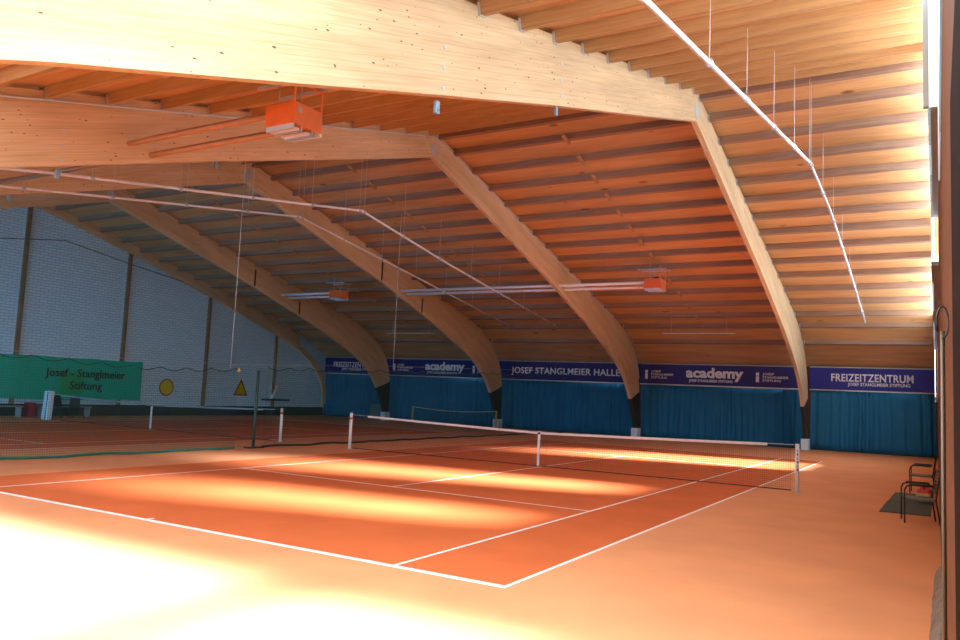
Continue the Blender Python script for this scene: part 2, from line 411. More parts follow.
def half_arch(side, hw=HW, bp=BP, tp=TP):
    mb = MB(); rows = []; s = 0; prev = None
    for b, t in zip(bp, tp):
        if prev: s += math.hypot(b[0]-prev[0], b[1]-prev[1])
        prev = b
        dpt = math.hypot(b[0]-t[0], b[1]-t[1])
        rows.append(([(x, side*u, z) for x in (-hw, hw) for (u, z) in (b, t)], s, dpt))
    V = [[mb.bm.verts.new(c) for c in r[0]] for r in rows]
    def quad(vs, uvs):
        f = mb.bm.faces.new(vs)
        for l, uv in zip(f.loops, uvs): l[mb.uv].uv = uv
        return f
    off = 0 if side > 0 else 31.7
    for i in range(len(rows)-1):
        A, B = V[i], V[i+1]; sa, sb = rows[i][1]+off, rows[i+1][1]+off; da, db = rows[i][2], rows[i+1][2]
        for lo, hi, k in ((0, 1, 0), (2, 3, 11.3)):
            quad((A[lo], B[lo], B[hi], A[hi]), [(sa+k, 5), (sb+k, 5), (sb+k, 5+db), (sa+k, 5+da)])
        quad((A[0], A[2], B[2], B[0]), [(sa+7, 3), (sa+7, 3.2), (sb+7, 3.2), (sb+7, 3)])
        quad((A[1], A[3], B[3], B[1]), [(sa+7, 2), (sa+7, 2.2), (sb+7, 2.2), (sb+7, 2)])
    quad((V[-1][0], V[-1][2], V[-1][3], V[-1][1]), [(0, 0)]*4)
    quad((V[0][0], V[0][2], V[0][3], V[0][1]), [(0, 0)]*4)
    return mb
ARCH_LAB = ['brightly lit pale laminated timber arch nearest the camera', 'second timber arch from the camera, with a thin cable along its upper edge',
            'third timber arch from the camera, carrying the gas heater tube end', 'dim farthest free standing timber arch before the brick wall']
rgt = half_arch(1); lft = half_arch(-1, HW, BPN, TP)
me_far = rgt.build('rafter_tmp', W_ARCH); me_near = lft.build('rafter_tmp', W_ARCH)
mesh_far, mesh_near = me_far.data, me_near.data
bpy.data.objects.remove(me_far); bpy.data.objects.remove(me_near); mesh_far.name = 'rafter_far'; mesh_near.name = 'rafter_near'
def zb(u): # bottom of arch at distance u
    for a, b in zip(BP, BP[1:]):
        if a[0] <= u <= b[0]: return a[1]+(b[1]-a[1])*(u-a[0])/(b[0]-a[0])
    return 5
for i, fx in enumerate(FX):
    r = empty('timber_arch', (fx, YR, 0), ARCH_LAB[i], 'beam')
    for me in (mesh_far, mesh_near):
        o = bpy.data.objects.new('rafter', me); COL.objects.link(o); o.parent = r
    # ridge plate, hexagonal
    mb = MB(); poly = [(-.17, 9.20), (-.17, 8.98), (0, 8.87), (.17, 8.98), (.17, 9.20), (0, 9.31)]
    mb.prism(poly, 'x', HW, HW+.012); mb.prism(poly, 'x', -HW-.012, -HW); mb.build('ridge_plate', STEEL, r)
    for y in (.66, 4.0):
        z = zb(YR-y)
        mb = MB(); mb.box(-.02, .02, y-YR-.04, y-YR+.04, z-.14, z+.02)
        mb.tube([(.02, y-YR, z-.09), (.03, y-YR, z-.09)], .018, 8)
        mb.build('hanging_bracket', STEELB, r, .02)
        for k in range(3):
            mb = MB(); zz = z+.17+.26*k
            mb.tube([(-HW-.015, y-YR, zz), (HW+.015, y-YR, zz)], .028, 8); mb.build('bolt', STEEL, r)
    if i in (2, 3):
        for y, z0, z1 in ((19.78, 6.35, 7.34), (22.93, 5.3, 6.15)):
            mb = MB(); mb.box(HW, HW+.012, y-YR-.05, y-YR+.04, max(z0, zb(abs(y-YR))+.05), z1); mb.build('black_strap', BLACK, r)
    if i == 1:
        co_ = lambda u: .16 if u < 14 else max(.03, .16-(u-14)*.06)
        pts = [(HW+.02, -a, b-co_(a)) for a, b in reversed(TP[:58])] + [(HW+.02, a, b-co_(a)) for a, b in TP[1:58]]
        mb = MB(); mb.tube(pts, .018, 6); tag(mb.build('cable', plain('pale_blue_cable', (.55, .65, .75), .5), r), 'pale blue cable')
    # thin blackish layer round the foot of the far leg
    k0 = next(k for k, p_ in enumerate(BP) if p_[1] < 2.0)
    pb = [(u-.012, z) for u, z in BP[k0:]]; pt = [(u+.012, z) for u, z in TP[k0:]]
    n_ = min(len(pb), len(pt)); tag(half_arch(1, HW+.012, pb[:n_], pt[:n_]).build('leg_pad', plain('dark_leg_pad', (.025, .028, .022), .8) if 'dark_leg_pad' not in bpy.data.materials else bpy.data.materials['dark_leg_pad'], r), 'blackish padding round the foot')
    # pedestals
    for sgn, nm in ((1, 'far'), (-1, 'near')):
        if sgn < 0: continue
        mb = MB(); mb.box(-.16, .16, -.25, .25, 0, .495)
        p = mb.build('arch_pedestal', CONC, None, .015); p.location = (fx, YR+sgn*18.88, 0)
        tag(p, ['pale concrete pedestal under the nearest arch, right of the court net post', 'pale concrete pedestal under the second arch from the camera',
                'pale concrete pedestal under the third arch, by the end of the small practice net', 'pale concrete pedestal under the farthest arch, by the left curtains'][i], 'pedestal')
# end arch set against the brick wall
EB = [(0, 9.25), (6, 7.68), (11.4, 6.0), (15, 4.85), (17.2, 4.0), (18.5, 3.15), (19.2, 2.5), (19.55, 1.6), (19.6, .5)]
ET = [(0, 9.68), (14, 6.08), (19.9, 4.60), (19.9, 3.6), (19.88, 2.0), (19.88, .5)]
bp2 = smooth(interp(EB, 40)); 
tp2 = []
for u, z in bp2: tp2.append((min(u+ (0 if u < 17 else (u-17)*.1), 19.85), 9.68-.2571*u if u < 17.2 else max(z+.35, 0)))
r = empty('end_arch', (X0+.10, YR, 0), 'dark orange edge arch fixed against the white brick wall', 'beam')
half_arch(1, .08, bp2, tp2).build('rafter', W_ARCH, r); half_arch(-1, .08, bp2, tp2).build('rafter', W_ARCH, r)

# ------------------------------------------------------------------ purlins
ang = math.atan(.255)
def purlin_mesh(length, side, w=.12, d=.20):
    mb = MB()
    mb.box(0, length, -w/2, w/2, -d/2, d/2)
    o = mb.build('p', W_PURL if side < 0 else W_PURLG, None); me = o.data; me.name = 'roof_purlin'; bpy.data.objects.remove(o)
    return me
mbh = MB(); mbh.box(0, .035, -.072, .072, -.112, .06); oh = mbh.build('h', STEEL); HANG = oh.data; HANG.name = 'joist_hanger'; bpy.data.objects.remove(oh)
far_y = [12.12, 13.03, 14.14, 15.25, 16.36, 17.48, 18.60, 19.72, 20.86, 22.02, 23.22, 24.50, 25.85, 27.18, 28.48, 29.72]
near_y = [11.57-1.125*k for k in range(17)]
ends = [9.14]+FX+[X0+.19]
names = ['between the right windows and the nearest arch', 'between the nearest and the second arch', 'between the second and the third arch', 'between the third and the farthest arch', 'between the farthest arch and the brick wall']
hangers = [True, False, False, False, False]
for b in range(5):
    xa = ends[b+1]+(HW if b < 4 else 0); xb = ends[b]-(HW if b > 0 else 0)
    for side, yl in ((1, far_y), (-1, near_y)):
        me = None
        for k, y in enumerate(yl):
            if side < 0 and any(s[2]-.2 < y < s[3]+.2 and xa < s[1] and xb > s[0] for s in FILL_OPENINGS): continue
            if side < 0 and y < -1.5: continue
            le = xb-xa
            if b == 0: le = xw(y)-(.155 if y > 0 else .0)-xa
            if me is None or b == 0: me = purlin_mesh(le, side)
            o = bpy.data.objects.new('roof_purlin', me); COL.objects.link(o)
            o.location = (xa, y, deck(y)-.104); o.rotation_euler = (-side*ang if y < 28.4 else -.46, 0, 0)
            which = 'far' if side > 0 else 'near'
            tag(o, 'wooden roof purlin on the %s slope %s' % (which, names[b]), 'beam', 'purlins of the %s slope %s' % (which, names[b]))
            if b == 0:
                h = bpy.data.objects.new('joist_hanger', HANG); COL.objects.link(h); h.parent = o; tag(h, 'galvanised steel joist hanger')
            if b in (1, 2):
                h = bpy.data.objects.new('joist_hanger', HANG); COL.objects.link(h); h.parent = o; h.scale.x = .8; tag(h, 'galvanised steel joist hanger')
# bridging blocks half way along the bays
for b in (1, 2, 3):
    xm = (ends[b]+ends[b+1])/2
    for k in range(1, 14):
        y = far_y[k]-.14
        mb = MB(); mb.box(-.04, .04, -.24, .24, -.03, .03)
        o = mb.build('bridging_block', W_PURL); o.location = (xm, y, deck(y)-.25); o.rotation_euler = (-ang, 0, 0)
        tag(o, 'short block under a far slope purlin %s' % names[b], 'block', 'bridging blocks %s' % names[b])

# ------------------------------------------------------------------ curtains and banners
RX = (PI/2, 0, 0)
yb = 31.62
bays = [(4.02, 8.98, 1), (-4.0, 3.72, 2), (-12.1, -4.12, 3), (-20.2, -12.2, 4), (-25.1, -20.3, 5)]
curt_lab = ['teal curtain in the right corner under the bright blue banner', 'teal curtain between the nearest two arches, behind the right net post',
            'teal curtain between the second and third arches', 'dark teal curtain behind the small practice net', 'dark teal curtain in the corner beside the brick wall']
ban_lab = ['bright blue banner reading FREIZEITZENTRUM in the right corner', 'navy banner reading academy with two side logos, between the nearest two arches',
           'navy banner with one long line of capitals ending in HALLE', 'dim navy banner reading academy between the third and farthest arches', 'dim navy banner in the corner next to the brick wall']
def curtain(x0, x1, lab, z1=2.70, slack=0):
    mb = MB(); n = int((x1-x0)/.018); nz = 8; rnd = random.Random(int(x0*10))
    ph = 0; xsn = []
    pts = []
    freq = 2*PI/.42
    p = 0
    for i in range(n+1):
        x = x0+(x1-x0)*i/n
        p += (x1-x0)/n*freq*(1+.30*math.sin(x*1.7+x0)+.15*math.sin(x*5.3))
        pts.append((x, p, .7+.3*math.sin(x*2.3)))
    V = []
    for j in range(nz+1):
        t = j/nz; z = .03+(z1-.03)*t
        V.append([mb.bm.verts.new((x+.02*math.sin(3*t+x), yb+.09+(.075-.03*t)*min(1, a)*math.tanh(2.2*math.sin(q)), z)) for x, q, a in pts])
    for j in range(nz):
        for i in range(n):
            f = mb.bm.faces.new((V[j][i], V[j][i+1], V[j+1][i+1], V[j+1][i])); f.smooth = True
    o = mb.build('curtain', CURT)
    s = o.modifiers.new('cloth', 'SOLIDIFY'); s.thickness = .004
    return tag(o, lab, 'curtain')
SUBT = 'JOSEF STANGLMEIER STIFTUNG'
def logo(r, x, w):
    mb = MB(); mb.box(x, x+.14, -.012, 0, -.26, .02); mb.box(x+.0, x+.14, -.012, 0, .05, .19)
    mb.build('logo_mark', LETTER, r)
    for k, s in enumerate(('JOSEF', 'STANGLMEIER', 'STIFTUNG')):
        text_mesh('lettering', s, .15, LETTER, r, (x+.30, -.006, .08-.155*k), RX, width=w*(.45, 1.0, .72)[k], bold=.002)
for (x0, x1, k) in bays:
    curtain(x0, x1, curt_lab[k-1])
    z0, z1 = 2.74, 3.72
    zc = (z0+z1)/2
    r = empty('banner', (x0, yb-.02, zc), ban_lab[k-1], 'banner')
    mb = MB(); mb.box(-.02, x1-x0, 0, .02, z0-zc, z1-zc); fp = mb.build('fabric_panel', BLUE if k == 1 else NAVY, r); rr = r; r = fp
    if k == 1 or k == 5:
        ox = .87 if k == 1 else .7
        text_mesh('lettering', 'FREIZEITZENTRUM', .47, LETTER, r, (ox, -.006, -.10), RX, width=3.25, bold=.008, spacing=1.05)
        text_mesh('lettering', SUBT, .19, LETTER, r, (ox+.68, -.006, -.29), RX, width=2.45, bold=.004)
    elif k in (2, 4):
        logo(r, .22 if k == 2 else .55, 1.15)
        text_mesh('lettering', 'academy', .66, LETTER, r, (2.3 if k == 2 else 2.9, -.006, -.11), RX, width=2.75, bold=.026)
        text_mesh('lettering', SUBT, .17, LETTER, r, (2.45 if k == 2 else 3.05, -.008, -.335), RX, width=2.1, bold=.004)
        logo(r, 5.62 if k == 2 else 6.2, 1.15)
    else:
        text_mesh('lettering', 'JOSEF STANGLMEIER HALLE', .48, LETTER, r, (.62, -.006, -.16), RX, width=6.35, bold=.008, spacing=1.05)
    r = rr
    mb = MB(); mb.box(-.03, x1-x0+.02, -.03, .03, z1-zc+.0, z1-zc+.05); tag(mb.build('top_rail', plain('pale_grey_rail', (.42, .42, .40), .6) if 'pale_grey_rail' not in bpy.data.materials else bpy.data.materials['pale_grey_rail'], r), 'pale grey rail')
    mb = MB(); mb.tube([(x0-x0-.04, .0, z0-zc-.03), (x1-x0+.02, 0, z0-zc-.03)], .028, 8); mb.build('curtain_rail', WHITE, r)
# grey box standing in front of the left curtain
mb = MB(); mb.box(-.45, .45, -.15, .15, 0, .92); o = mb.build('storage_box', plain('dim_grey_box_paint', (.12, .17, .19), .7), None, .02); o.location = (-20.35, 31.15, 0)
tag(o, 'dark grey cabinet low against the corner curtain, left of the farthest arch foot', 'box')

# ------------------------------------------------------------------ brick wall furniture
for k, y in enumerate((11.95, 17.03, 22.08, 27.2)):
    mb = MB(); mb.box(X0, X0+.10, y-.09, y+.09, .52, L(y)-.25)
    o = mb.build('wall_post', W_POST)
    tag(o, ['brown wall post behind the left part of the green banner, first from the left', 'brown wall post at the right end of the green banner', 'brown wall post between the yellow disc and the yellow triangle', 'brown wall post right of the yellow triangle, shortest of the row'][k], 'post')
r = empty('wall_banner', (X0+.16, 10.0, 0), 'green cloth banner with black writing stretched along the brick wall', 'banner')
mb = MB()
n = 60; ya, yz = -3.0, 8.12
tops = []; bots = []
for i in range(n+1):
    y = ya+(yz-ya)*i/n
    sag = -.03*abs(math.sin((y-8.1)*1.2)); dx = .02*math.sin(y*4)
    tops.append((dx, y, 2.66+sag)); bots.append((dx+.01, y, .74+.03*math.sin(y*1.1)))
VT = [mb.bm.verts.new(p) for p in tops]; VB = [mb.bm.verts.new(p) for p in bots]
for i in range(n): mb.bm.faces.new((VB[i], VB[i+1], VT[i+1], VT[i]))
o = mb.build('cloth', GREENB, r); s = o.modifiers.new('t', 'SOLIDIFY'); s.thickness = .006
RW = (PI/2, 0, PI/2)
text_mesh('lettering', 'Josef - Stanglmeier', .52, BLACK, r, (.05, 3.22, 1.78), RW, width=3.95, bold=.008)
text_mesh('lettering', 'Stiftung', .52, BLACK, r, (.05, 4.40, 1.22), RW, width=1.6, bold=.008)
mb = MB(); mb.box(.035, .042, 3.95, 5.05, 1.0, 2.0); tag(mb.build('patch', plain('yellow_green_patch', (.012, .36, .13), .7), r), 'faint yellow green square patch behind the writing')
# target signs
r = empty('target_disc', (X0+.01, 19.72, 1.44), 'round yellow disc with a red rim on the brick wall', 'sign')
mb = MB(); mb.tube([(0, 0, 0), (.02, 0, 0)], .43, 40); rim = mb.build('rim', RED, r)
mb = MB(); mb.tube([(.02, 0, 0), (.03, 0, 0)], .37, 40); mb.build('face', YELLOW, r)
r = empty('target_triangle', (X0+.01, 24.7, 1.12), 'yellow triangle with a red rim on the brick wall', 'sign')
mb = MB(); mb.prism([(-.52, 0), (.52, 0), (0, .93)], 'x', 0, .02); mb.build('rim', RED, r)
mb = MB(); mb.prism([(-.40, .07), (.40, .07), (0, .78)], 'x', .02, .03); mb.build('face', YELLOW, r)
# wall cable
mb = MB(); pts = [(X0+.13, y, z) for y, z in ((-2, 7.45), (4, 7.5), (10.8, 7.49), (13.6, 7.93), (16.98, 7.40), (20.2, 6.98), (23.36, 6.60), (27, 6.0), (28.6, 5.3))]
tag(mb.tube(pts, .022, 6).build('wall_cable', plain('grey_cable', (.10, .13, .17), .6)), 'grey cable running along the top of the brick wall', 'cable')
# shelf and holder by the last post
r = empty('wall_shelf', (X0, 27.35, .92), 'teal ledge with a white holder low on the brick wall by the shortest post', 'shelf')
mb = MB(); mb.box(0, .3, -1.0, 1.0, -.05, .05); mb.build('board', plain('teal_board', (.01, .10, .16), .6), r)
mb = MB(); mb.hexa([(.02, -.35, .08), (.2, -.35, .08), (.2, -.2, .08), (.02, -.2, .08), (.02, .0, .85), (.15, .0, .85), (.15, .16, .85), (.02, .16, .85)]); mb.build('holder', WHITE, r)
# benches, crate, chairs in the dim corner
def bench(y0, y1, lab):
    r = empty('bench', (X0+.75, (y0+y1)/2, 0), lab, 'bench', None)
    h = (y1-y0)/2
    mb = MB(); mb.box(-.2, .2, -h, h, .42, .47); mb.build('seat', plain('pale_bench_top', (.28, .36, .36), .6), r)
    for s in (-1, 1):
        mb = MB(); mb.box(-.18, .18, s*(h-.1)-.03, s*(h-.1)+.03, 0, .42); mb.build('leg', STEEL, r)
bench(9.3, 12.0, 'low pale bench under the green banner, left of the red crate')
bench(12.75, 15.1, 'low pale bench under the green banner, right of the red crate')
mb = MB()
for z in (0, .16, .32, .48): mb.box(-.2, .2, -.15, .15, z, z+.13)
mb.box(-.17, .17, -.12, .12, 0, .6)
o = mb.build('crate', plain('dim_red_plastic', (.28, .015, .04), .6), None, .01); o.location = (X0+.75, 12.37, 0); tag(o, 'dark red crate between the two benches at the brick wall', 'crate')
def plastic_chair(loc, rz, lab):
    r = empty('stacking_chair', loc, lab, 'chair', None, rz)
    M = plain('dark_blue_grey_plastic', (.015, .03, .04), .5)
    mb = MB(); mb.box(-.24, .24, -.24, .24, .42, .46); mb.build('seat', M, r, .015)
    mb = MB(); mb.hexa([(-.24, -.23, .46), (-.20, -.23, .46), (-.20, .23, .46), (-.24, .23, .46), (-.34, -.20, .95), (-.31, -.20, .95), (-.31, .20, .95), (-.34, .20, .95)]); mb.build('backrest', M, r, .02)
    for sx in (-1, 1):
        for sy in (-1, 1):
            mb = MB(); mb.tube([(sx*.2, sy*.2, .43), (sx*.24, sy*.24, 0)], .018, 6); mb.build('leg', M, r)
plastic_chair((X0+1.5, 13.35, 0), .3, 'dark plastic chair just right of the white post pad')
plastic_chair((X0+1.5, 14.02, 0), -.2, 'dark plastic chair under the banner, second from the white post pad')

# ------------------------------------------------------------------ tennis nets
def net_post(x, lab, letters=False, mat=WHITE):
    r = empty('net_post', (x, 11.885, 0), lab, 'post')
    mb = MB(); mb.tube([(0, 0, .03), (0, 0, 1.07)], .045, 16); pole_ = mb.build('pole', mat, r)
    mb = MB(); mb.tube([(0, 0, 0), (0, 0, .03)], .075, 16); mb.build('collar', STEEL, r)
    mb = MB(); mb.tube([(0, 0, 1.07), (0, 0, 1.10)], .047, 16); mb.build('cap', BLACK if letters else WHITE, r)
    if letters:
        for k in range(6):
            z = .92-k*.085
            mb = MB(); mb.box(-.003, .012, -.0478, -.0445, z-.028, z+.028); mb.box(.012, .025, -.0465, -.040, z-.028, z+(.028 if k % 2 else -.01))
            mb.build('lettering', plain('faded_blue_ink', (.08, .08, .35), .7), pole_)
    else:
        mb = MB(); mb.tube([(0, 0, .90), (0, 0, .965)], .0465, 16); mb.build('tape_band', plain('orange_red_tape', (.7, .12, .04), .6), pole_)
net_post(6.4, 'white net post at the right end of the near net, with faded blue letters', True)
net_post(-6.4, 'white net post with an orange band at the left end of the near net')
net_post(-9.3, 'white net post at the right end of the far court net, seen through the divider')
def tennis_net(cx, hw, lab, centre=True, band=None):
    r = empty('tennis_net', (cx, 11.885, 0), lab, 'net')
    N = 48
    def top(x): return .925+.135*(abs(x)/hw)**1.15
    def bot(x):
        d = abs(x); return .035+.0*d - .0
    mb = MB(); A = []; B = []
    for i in range(N+1):
        x = -hw+2*hw*i/N
        A.append(mb.bm.verts.new((x, .0, .04))); B.append(mb.bm.verts.new((x, 0, top(x)-.03)))
    for i in range(N):
        f = mb.bm.faces.new((A[i], A[i+1], B[i+1], B[i]))
        for l in f.loops: l[mb.uv].uv = (l.vert.co.x, l.vert.co.z)
    mb.build('mesh', NETB, r)
    mb = MB(); mb2 = MB()
    for i in range(N):
        x0 = -hw+2*hw*i/N; x1 = -hw+2*hw*(i+1)/N
        if i < 2 or i > N-3: continue
        mb.hexa([(x0, -.012, top(x0)-.06), (x1, -.012, top(x1)-.06), (x1, .012, top(x1)-.06), (x0, .012, top(x0)-.06),
                 (x0, -.012, top(x0)), (x1, -.012, top(x1)), (x1, .012, top(x1)), (x0, .012, top(x0))])
    mb.build('headband', band or plain('worn_white_headband', (.72, .68, .64), .8), r)
    mb2.tube([(-hw, 0, .038)]+[(-hw+2*hw*i/12, 0, .038) for i in range(1, 12)]+[(hw, 0, .038)], .013, 6); mb2.build('bottom_cord', plain('brown_cord', (.05, .03, .025), .8), r)
    mb3 = MB(); mb3.tube([(-hw-.055, 0, top(hw)-.02), (-hw+.6, 0, top(hw)-.025)], .008, 6); mb3.tube([(hw-.6, 0, top(hw)-.025), (hw+.055, 0, top(hw)-.02)], .008, 6); mb3.build('steel_cable', STEEL, r)
    if centre:
        mb = MB(); mb.box(-.03, .03, -.02, -.014, .04, .93); mb.box(-.03, .03, .014, .02, .04, .93); mb.box(-.034, .034, -.022, .022, .93, .945); mb.build('centre_strap', WHITE, r)
        mb = MB(); mb.box(-.035, .035, -.026, .026, .86, .92); mb.build('strap_buckle', BLACK, r)
    return r
tennis_net(0, 6.28, 'black tennis net with a white headband across the near court')
tennis_net(-15.8, 6.15, 'dim tennis net across the far court beyond the divider net', True, plain('dim_grey_headband', (.20, .22, .22), .8))
r = empty('padded_post', (-22.34, 11.885, 0), 'leaning white padded board at the left end of the far court net', 'post')
mb = MB(); mb.hexa([(-.22, -.12, 0), (.16, -.12, 0), (.16, .12, 0), (-.22, .12, 0), (-.12, -.12, 1.17), (.24, -.12, 1.17), (.24, .12, 1.17), (-.12, .12, 1.17)]); mb.build('pad', plain('pale_pad_cover', (.62, .72, .78), .6), r, .03)
mb = MB(); mb.hexa([(.05, -.13, .02), (.10, -.13, .02), (.10, -.12, .02), (.05, -.12, .02), (.13, -.13, 1.15), (.18, -.13, 1.15), (.18, -.12, 1.15), (.13, -.12, 1.15)]); tag(mb.build('stripe', NAVY, r), 'dark blue stripe')
# little practice net near the far curtain
r = empty('practice_net', (-14.3, 30.2, 0), 'small low practice net with yellow posts in front of the dim curtain', 'net')
for s in (-1, 1):
    mb = MB(); mb.tube([(s*2.75, 0, .0), (s*2.75, 0, .95)], .05, 8); mb.build('post', plain('dull_yellow_post', (.40, .36, .10), .6), r)
    mb = MB(); mb.box(s*2.75-.05, s*2.75+.05, -.35, .35, 0, .05); mb.build('foot', BLACK, r)
mb = MB(); A = []; B = []
pp = []
for i in range(21):
    x = -2.75+5.5*i/20; z = .93-.14*(1-(x/2.75)**2); pp.append((x, 0, z))
    A.append(mb.bm.verts.new((x, 0, .15))); B.append(mb.bm.verts.new((x, 0, z)))
for i in range(20):
    f = mb.bm.faces.new((A[i], A[i+1], B[i+1], B[i]))
    for l in f.loops: l[mb.uv].uv = (l.vert.co.x, l.vert.co.z)
mb.build('mesh', NETG, r)
mb = MB(); mb.tube(pp, .025, 6); mb.build('headband', plain('pale_green_tape', (.35, .45, .42), .7), r)

# ------------------------------------------------------------------ divider net
def divider(y0, y1, ztop, hem, lab, per, wob=.06):
    r = empty('divider_net', (-8.0, (y0+y1)/2, 0), lab, 'net')
    mb = MB(); n = int((y1-y0)/.12); nz = 8; V = []
    tops = []
    for i in range(n+1):
        y = y0+(y1-y0)*i/n; zt = ztop(y)-.10*abs(math.sin(PI*(y-y0)/per))
        col = []
        for j in range(nz+1):
            t = j/nz; z = .03+(zt-.03)*t
            col.append(mb.bm.verts.new((wob*math.sin(y*2.3)*(1-t)+.03*math.sin(y*7+1)*(1-.5*t), y-(y0+y1)/2, z)))
        V.append(col); tops.append(col[-1].co.copy())
    for i in range(n):
        for j in range(nz):
            f = mb.bm.faces.new((V[i][j], V[i+1][j], V[i+1][j+1], V[i][j+1])); f.smooth = True
            for l in f.loops: l[mb.uv].uv = (l.vert.co.y, l.vert.co.z)
    hempts = [c[0].co.copy() for c in V]
    mb.build('mesh', NETG, r)
    mb = MB(); mb.tube(tops, .010, 5); mb.build('top_cord', HEMD, r)
    mb = MB(); mb.tube([(p.x, p.y, .035+.012*math.sin(p.y*3)) for p in hempts], .034, 6); mb.build('bottom_hem', hem, r)
    return r
divider(-4.5, 8.75, lambda y: 2.24+.05*math.sin(y*.8), HEMG, 'green divider net with a teal bottom hem, left of the green pole', .82)
divider(9.84, 31.3, lambda y: 2.35+.035*(y-9.65) if y < 31 else 3.05, HEMD, 'dark divider net with a black bottom hem, right of the green pole', .9)
r = empty('divider_pole', (-8.0, 9.5, 0), 'dark green pole standing on the floor between the two divider nets', 'pole')
mb = MB(); mb.tube([(0, 0, .03), (0, .0, 1.0), (0, 0, 2.25)], .045, 10); mb.build('tube', DARKGREEN, r)
mb = MB(); mb.box(-.12, .12, -.26, .30, 0, .035); mb.build('foot', BLACK, r)
mb = MB(); mb.prism([(-.06, -.05), (.06, -.05), (0, .07)], 'x', -.01, .01); o = mb.build('warning_tag', plain('bright_yellow_tag', (.7, .55, .02), .6)); o.location = (-7.95, 8.72, 2.22)
tag(o, 'small yellow tag hanging on the top cord of the green divider net', 'tag')
for y, z0, z1, lab in ((8.45, 2.25, L(8.45)-.12, 'thin pale rope hanging from the roof to the green divider net, left one'), (16.0, 2.60, L(16.0)-.12, 'thin pale rope hanging from the roof to the dark divider net, middle one')):
    mb = MB(); mb.tube([(-8, y, z0), (-8, y, z1)], .009, 6); tag(mb.build('suspension_rope', ROPE), lab, 'rope')
mb = MB(); mb.tube([(-8.02, -4, 2.3), (-8.02, 8.45, 2.36)], .004, 6); mb.tube([(-8.02, 8.45, 2.36), (-8.02, 16, 2.70), (-8.02, 31.2, 3.22)], .004, 6); tag(mb.build('support_line', ROPE), 'pale line strung along the top of the divider nets', 'rope')

# ------------------------------------------------------------------ suspended rails
def zrail(y): return 7.44-.17*(0) - (.200 if y < YR else .148)*abs(y-YR) if False else None
def rail(x, zr, prof, r_, lab, wires, wy):
    r = empty('suspended_rail', (x, YR, 0), lab, 'rail')
    mb = MB(); mb.tube([(0, y-YR, z) for y, z in prof], r_*.78, 10); mb.build('tube', ALU, r)
    def zat(y):
        for a, b in zip(prof, prof[1:]):
            if a[0] <= y <= b[0]: return a[1]+(b[1]-a[1])*(y-a[0])/(b[0]-a[0])
    for y in wy:
        mb = MB(); mb.tube([(0, y-YR, zat(y)), (0, y-YR, L(y)-.05)], .006, 5)
        mb.build('hanger_wire', plain('grey_wire', (.55, .56, .58), .5) if 'grey_wire' not in bpy.data.materials else bpy.data.materials['grey_wire'], r)
        mb = MB(); mb.tube([(0, y-YR-.04, zat(y)), (0, y-YR+.04, zat(y))], r_+.012, 8); mb.build('clamp', STEEL, r)
wy = [YR-2.25*k for k in range(1, 5)][::-1]+[YR-.12, YR+.12]+[YR+2.25*k for k in range(1, 7)]
rail(6.63, 0, [(-2, 5.35), (.37, 5.93), (4.37, 6.47), (YR, 7.47), (15.6, 7.22), (21.0, 6.38), (26.8, 5.30)], .045, 'white suspended rail in the bright right bay', 0, wy)
rail(-6.48, 0, [(-3, 5.1), (1.88, 5.95), (5.13, 6.42), (YR, 7.41), (17.1, 6.55), (26.4, 5.22)], .045, 'white suspended rail over the aisle, the right one of the two on the left', 0, wy[:-1])
rail(-9.1, 0, [(-3, 5.3), (2.39, 6.05), (YR, 7.42), (17.5, 6.60), (27.3, 5.15)], .04, 'white suspended rail over the aisle, the left one of the two', 0, wy[:-1])

# ------------------------------------------------------------------ gas heaters
def heater(x, y, z, x_end, lab, tmat, shell2):
    r = empty('gas_heater', (x, y, z), lab, 'heater')
    # orange housing, open below, taller frame above on the right side
    mb = MB(); mb.box(-.32, .325, -.32, .32, .02, .38); 
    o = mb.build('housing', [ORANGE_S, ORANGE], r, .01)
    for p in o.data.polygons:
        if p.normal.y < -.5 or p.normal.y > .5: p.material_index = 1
    mb = MB()
    for yy in (-.31, .31): mb.box(.29, .315, yy-.012, yy+.012, .38, .72)
    mb.box(.29, .315, -.32, .32, .70, .73); mb.build('hanging_frame', ORANGE_S, o)
    mb = MB()
    for yy in (-.25, .25):
        mb.box(-.6, .5, yy-.02, yy+.02, .72, .76)
        mb.tube([(-.1, yy, .38), (-.1, yy, .74)], .008, 5)
        mb.tube([(-.1, yy, .74), (-.1, yy, L(y+yy)-z-.1)], .008, 5)
    mb.build('support_rail', STEEL, r)
    mb = MB(); mb.tube([(-.0, -.12, .42), (.16, -.12, .42)], .05, 8); mb.build('gas_valve', BLACK, o)
    mb = MB(); mb.box(.325, .335, -.24, -.16, .22, .30); mb.build('switch', STEEL, o)
    # burner mouth: ceramic plates and reflector strips
    for k, yy in enumerate((-.26, .0)):
        mb = MB(); mb.box(-.28, .28, yy+.02, yy+.11, -.05, -.02); mb.build('burner_plate', GLOW, r)
    mb = MB()
    for yy in (-.30, -.12, .12, .20): mb.box(-.3, .3, yy, yy+.025, -.06, .02)
    mb.build('reflector', STEEL, r)
    mb = MB(); mb.box(-.3, .34, .27, .32, -.03, .02); tag(mb.build('reflector_edge', ALU, r), 'bright aluminium reflector edge')
    for yy, zz in ((-.24, .24), (.24, .15)):
        mb = MB(); mb.tube([(-.32, yy, zz), (x_end-x, yy, zz)], .055, 10); mb.build('radiant_tube', tmat, r)
    return r
heater(.075, 2.15, 5.99, -11.69, 'orange gas heater with twin brown tubes hanging near the big front arch', DARKTUBE, 0)
heater(-.05, 21.36, 6.02, -11.65, 'orange gas heater with long pale twin tubes on the far slope', ALU, 0)
heater(-15.45, 21.36, 6.02, -18.9, 'small dim orange gas heater between the two farthest arches, its tubes to the left', ALU, 0)
